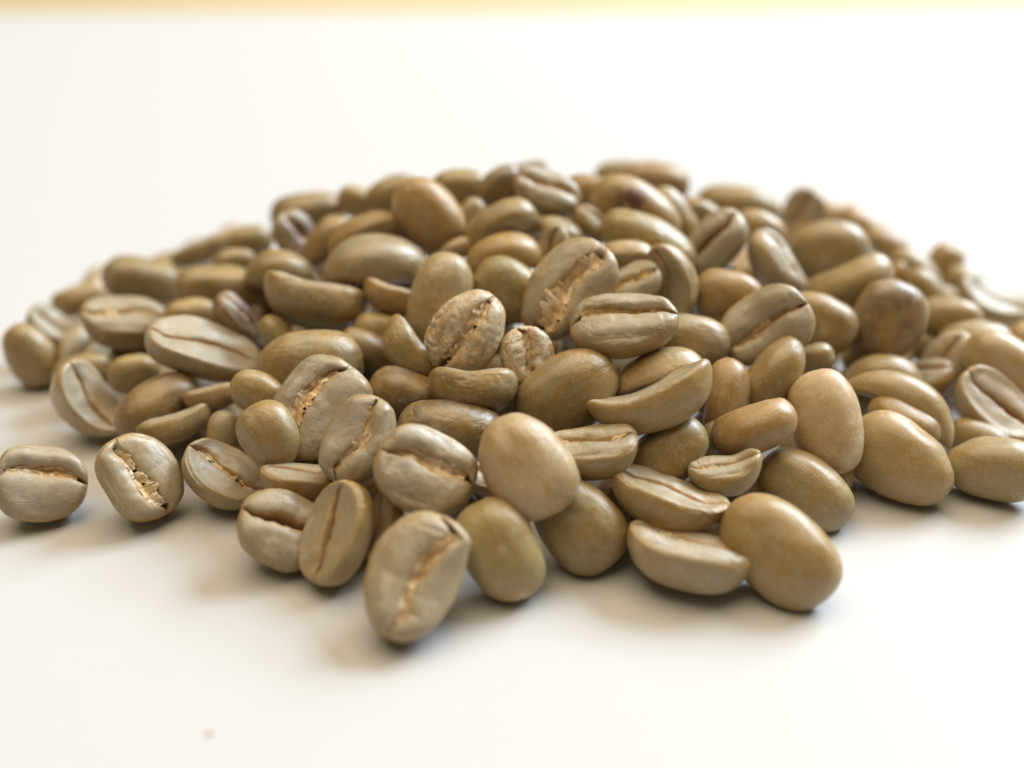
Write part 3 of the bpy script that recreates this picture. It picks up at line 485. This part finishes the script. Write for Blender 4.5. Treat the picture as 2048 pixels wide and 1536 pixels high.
((59.01, 158.37, 2.84), (0.7018, 0.2584, 0.1046, 0.6556), 9.53, 6.51, 4.39, 'b', {}, 16, 'faint bean end on the right skyline between the two blurred brown beans'),
((40.4, 127.34, 2.53), (0.7586, -0.0725, -0.1533, 0.6291), 8.13, 5.85, 3.74, 'b', {}, 16, 'shaded bean between the small bean end and the large dark brown dome'),
((-16.38, 130.88, 7.04), (-0.1707, 0.794, -0.5338, 0.2357), 8.32, 6.22, 3.83, 'g', {}, 16, 'sliver of a bean beside the yellow olive dome, below the small rough brown bean'),
((1.35, 116.8, 7.89), (0.0857, -0.0642, 0.0456, 0.9932), 9.58, 6.47, 4.41, 't', {}, 16, 'bean deep in the gap between the small flaky bean and the wrinkled olive dome'),
((-28.35, 140.92, 7.22), (0.2375, -0.1771, 0.1724, 0.9394), 8.33, 6.12, 3.83, 'o', {}, 16, "bean end in the gap above the large smooth crescent's middle"),
((7.62, 138.03, 16.34), (-0.0546, 0.3067, 0.9499, -0.025), 9.56, 6.95, 4.4, 'g', {}, 16, 'small bean edge beneath the topmost oval bean, above the thin arched bean'),
((23.12, 107.75, 2.43), (0.0276, 0.8315, 0.5475, 0.0903), 8.53, 5.71, 3.92, 'o', {}, 16, 'shaded bean below the right end of the long translucent rimmed crescent'),
((-35.09, 125.12, 7.72), (0.9687, 0.0617, -0.0653, -0.2313), 9.16, 6.69, 4.21, 'b', {}, 16, "shaded bean right of the damaged bean, under the large smooth crescent's left end"),
((-13.23, 126.84, 12.34), (0.3036, 0.2442, 0.9056, 0.1677), 9.17, 6.06, 4.22, 'g', {}, 16, 'shaded bean right of the small rough brown bean, under the bluish grey curled bean'),
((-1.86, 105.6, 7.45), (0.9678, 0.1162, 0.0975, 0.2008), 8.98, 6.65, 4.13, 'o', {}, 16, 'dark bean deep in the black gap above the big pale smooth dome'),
((-52.71, 151.21, 3.23), (0.1694, -0.366, 0.9119, -0.0766), 9.45, 7.12, 4.35, 'o', {}, 16, 'blurred bean behind the right end of the blocky olive dome'),
((-2.9, 116.43, 11.64), (-0.3093, -0.4621, 0.8308, 0.0243), 9.52, 6.89, 4.38, 't', {}, 16, 'shaded bean between the crinkled papery bean and the small flaky bean'),
((-56.4, 135.44, 2.46), (-0.022, -0.3485, 0.9331, -0.0856), 8.44, 6.1, 3.88, 'o', {}, 16, 'sliver of a bean behind the cup shaped bean at the left end'),
((25.28, 99.55, 3.04), (-0.0367, 0.9581, 0.1689, -0.2284), 8.76, 6.5, 4.03, 'b', {}, 16, 'bean in shade right of the bitten curled bean'),
((6.96, 128.64, 3.31), (-0.2768, 0.6907, -0.6627, 0.0845), 8.04, 6.11, 3.7, 'o', {}, 16, 'sliver of a bean touching the left end of the wrinkled olive dome'),
((-11.77, 117.31, 7.5), (0.2502, 0.287, 0.1083, 0.9183), 8.15, 6.13, 3.75, 't', {}, 16, 'dark sliver of a bean between the bent slim bean and the crinkled papery bean'),
((-5.88, 94.69, 2.52), (0.238, 0.0458, 0.0468, 0.969), 8.03, 6.03, 3.7, 'o', {}, 16, 'sliver of a bean at the lower left edge of the big pale smooth dome'),
((-39.78, 109.49, 2.58), (0.1095, 0.7371, 0.6593, -0.0996), 8.95, 6.32, 4.12, 'o', {}, 16, 'shaded bean lying behind the tan hollow faced bean, left of the small upright grey dome'),
((50.58, 117.02, 3.14), (0.9491, -0.0002, -0.2802, -0.1436), 8.73, 5.87, 4.02, 'b', {}, 16, 'tan bean below the pale creased bean and right of the big banana shaped bean'),
((4.35, 131.54, 16.72), (0.9965, 0.0193, -0.0807, 0.0136), 8.01, 6.04, 3.69, 'b', {}, 16, 'bean edge behind the small face up bean near the top centre'),
((33.43, 100.12, 3.29), (0.0165, 0.3797, 0.8783, 0.2901), 9.0, 6.22, 4.14, 'g', {}, 16, 'bean in shade between the tall egg shaped bean and the thick blocky dome'),
((-42.7, 119.62, 3.08), (-0.1334, 0.7526, -0.6119, -0.2034), 9.15, 6.79, 4.21, 'o', {}, 16, 'shaded bean under the middle of the long boat shaped bean'),
((-33.95, 122.75, 2.67), (-0.3541, 0.249, -0.191, 0.881), 8.14, 5.61, 3.74, 'o', {}, 16, 'sliver of a bean under the slim olive bean end, left of the wide smooth dome'),
((11.62, 115.8, 7.03), (0.9706, -0.033, 0.1905, -0.1434), 8.09, 5.74, 3.72, 't', {}, 16, 'shaded bean in the gap under the left end of the bean with lip like crease'),
((61.22, 143.39, 2.65), (-0.0562, 0.4378, 0.8318, -0.3366), 8.33, 5.87, 3.83, 't', {}, 16, 'blurred bean between the tan right slope dome and the right skyline'),
((-47.4, 125.08, 2.83), (0.9724, 0.0809, 0.0605, 0.2102), 8.89, 6.32, 4.09, 'o', {}, 16, 'shaded bean under the reddish tan bean, above the yellowish dome'),
((-18.49, 110.21, 6.88), (-0.1708, 0.7247, 0.6608, 0.0947), 8.09, 5.38, 3.72, 'g', {}, 16, "deeply shaded bean above the dark bean right of the bow creased bean's top"),
((-32.68, 107.36, 3.34), (-0.1924, 0.8838, -0.3536, -0.2383), 8.89, 6.09, 4.09, 'g', {}, 16, 'shaded bean above the small upright grey dome, below the slim brown bean'),
((6.94, 127.28, 6.85), (0.6579, -0.045, 0.1314, -0.7402), 9.42, 6.35, 4.33, 'g', {}, 16, 'bean glimpsed left of the wrinkled olive dome, under the large open creased bean'),
((23.91, 127.67, 12.45), (-0.0556, -0.116, -0.0292, 0.9913), 9.42, 7.16, 4.33, 't', {}, 16, 'bean in shade between the plum brown dome and the dark creased oval bean'),
((39.05, 112.62, 3.33), (-0.1476, 0.9608, 0.0788, 0.221), 9.55, 7.04, 4.39, 'o', {}, 16, 'shaded bean beneath the left end of the big banana shaped bean'),
((-32.92, 130.77, 3.62), (0.6465, 0.5842, 0.0614, 0.4869), 8.76, 6.35, 4.03, 'b', {}, 16, 'shaded bean left of the slim olive bean end, below the damaged bean'),
((-28.65, 126.83, 7.94), (0.9788, -0.0573, 0.0321, -0.1941), 8.31, 5.56, 3.82, 'b', {}, 16, 'bean seen through the gap above the wide smooth dome, left of its top'),
((38.56, 119.96, 3.04), (-0.0441, 0.765, -0.5597, -0.3156), 8.13, 5.43, 3.74, 'o', {}, 16, 'shaded bean between the golden olive dome and the olive bean over the banana shaped one'),
((-23.76, 104.41, 3.27), (0.6775, 0.0607, -0.2448, -0.6909), 9.06, 6.37, 4.17, 'o', {}, 16, 'sliver of a bean between the notched bean and the smooth tan dome above it'),
((29.43, 131.69, 12.04), (0.1095, -0.2181, 0.9284, 0.2801), 8.1, 6.09, 3.73, 'b', {}, 16, 'shaded bean between the dark creased oval bean and the pale twisted bean'),
((-49.19, 158.23, 3.06), (0.111, 0.8794, -0.3735, 0.2736), 8.38, 5.75, 3.86, 'b', {}, 16, 'blurred bean under the thin bean sloping along the left skyline'),
((23.48, 131.29, 7.15), (0.6425, -0.048, -0.0665, -0.7619), 8.44, 6.3, 3.88, 'o', {}, 16, 'sliver of a bean between the grey sheened dome and the plum brown dome'),
((-9.53, 133.81, 15.76), (0.7122, 0.0373, -0.1441, 0.686), 8.07, 6.03, 3.71, 'o', {}, 16, 'bean tip in the gap between the glossy brown egg and the tall bluish topped dome'),
((-1.18, 112.12, 7.37), (0.8012, -0.2695, -0.0257, -0.5336), 8.88, 5.91, 4.09, 'g', {}, 16, 'shaded bean above the bean with golden flaky skin, under the crinkled papery bean'),
((53.88, 150.96, 2.89), (0.3562, -0.2981, -0.2725, 0.8426), 8.17, 5.97, 3.76, 'b', {}, 16, 'sliver of a blurred bean behind the right tip of the spindle shaped bean'),
((48.04, 125.41, 2.56), (-0.2282, -0.0655, -0.0894, 0.9673), 9.08, 6.84, 4.18, 'b', {}, 16, 'shaded bean right of the olive bean arched over the big banana shaped bean'),
((24.28, 110.05, 7.37), (-0.1227, 0.8916, 0.4357, 0.0138), 8.68, 5.82, 3.99, 't', {}, 16, 'shaded bean between the upright reddish bean and the right end of the long crescent'),
((-60.34, 147.58, 2.26), (0.73, -0.007, -0.1187, 0.673), 8.39, 5.93, 3.86, 'g', {}, 16, 'blurred bean left of the blocky olive dome, on the left skyline'),
((65.8, 121.87, 4.79), (-0.4502, 0.3142, 0.7341, 0.3995), 9.29, 6.99, 4.27, 'b', {}, 16, 'bean cut off by the right edge above the large pale dome'),
((-18.64, 98.95, 2.35), (-0.028, -0.077, 0.9962, -0.0314), 9.38, 6.48, 4.31, 'b', {}, 16, 'dark bean between the notched bean and the leaning grey bean'),
((-55.63, 126.09, 3.17), (0.707, 0.3234, -0.0127, 0.6288), 9.12, 6.1, 4.2, 'o', {}, 16, 'bean at the left end of the heap, under the cup shaped bean'),
]
for i, (loc, q, L, W, T, ck, opt, N, label) in enumerate(BEANS):
    r = random.Random(1000 + i)
    shape = BeanShape(L, W, T, 11 + i * 7, opt, False)
    o = bpy.data.objects.new("coffee_bean", bean_mesh("coffee_bean", shape, N)); col.objects.link(o)
    o.location = [v * MM for v in loc]
    o.rotation_mode = 'QUATERNION'; o.rotation_quaternion = q
    c = COLOURS[ck]; j = r.uniform(.84, 1.14); w = r.uniform(-.05, .05)
    o.color = (c[0] * j * (1 + w), c[1] * j, c[2] * j * (1 - 2 * w), 1)
    o['label'] = label; o['category'] = 'coffee bean'; o['group'] = 'green coffee beans in the heap'
    if opt.get('ch'):
        s = bpy.data.objects.new("silverskin", chaff_mesh("silverskin", shape, 500 + i, 26 if opt.get('n') else 8)); col.objects.link(s)
        s.parent = o; s.color = o.color

# ------------------------------------------------------------------ crumbs
def crumb(name, loc, size, mat, label, seed, cat='crumb'):
    cube, quads = cube_topology(8)
    d = cube / np.linalg.norm(cube, axis=1)[:, None]
    P = d * size * (1 + .35 * fbm(d * 1.8, seed, 3))[:, None]; P[:, 2] *= .6; P[:, 2] -= P[:, 2].min()
    o = link_mesh(name, P * MM, [tuple(int(v) for v in f) for f in quads], mat)
    o.location = [v * MM for v in loc]; o['label'] = label; o['category'] = cat
    return o
crumb("crumb", (-25.18, 64.7, 0.0), .20, MAT_CRUMB, "tiny brown crumb alone on the white table at the lower left", 3)
crumb("chaff_flake", (-46.01, 110.4, 1.5), .75, MAT_SKIN, "small pale flake of chaff caught between the beans at the left edge", 8, 'chaff flake')
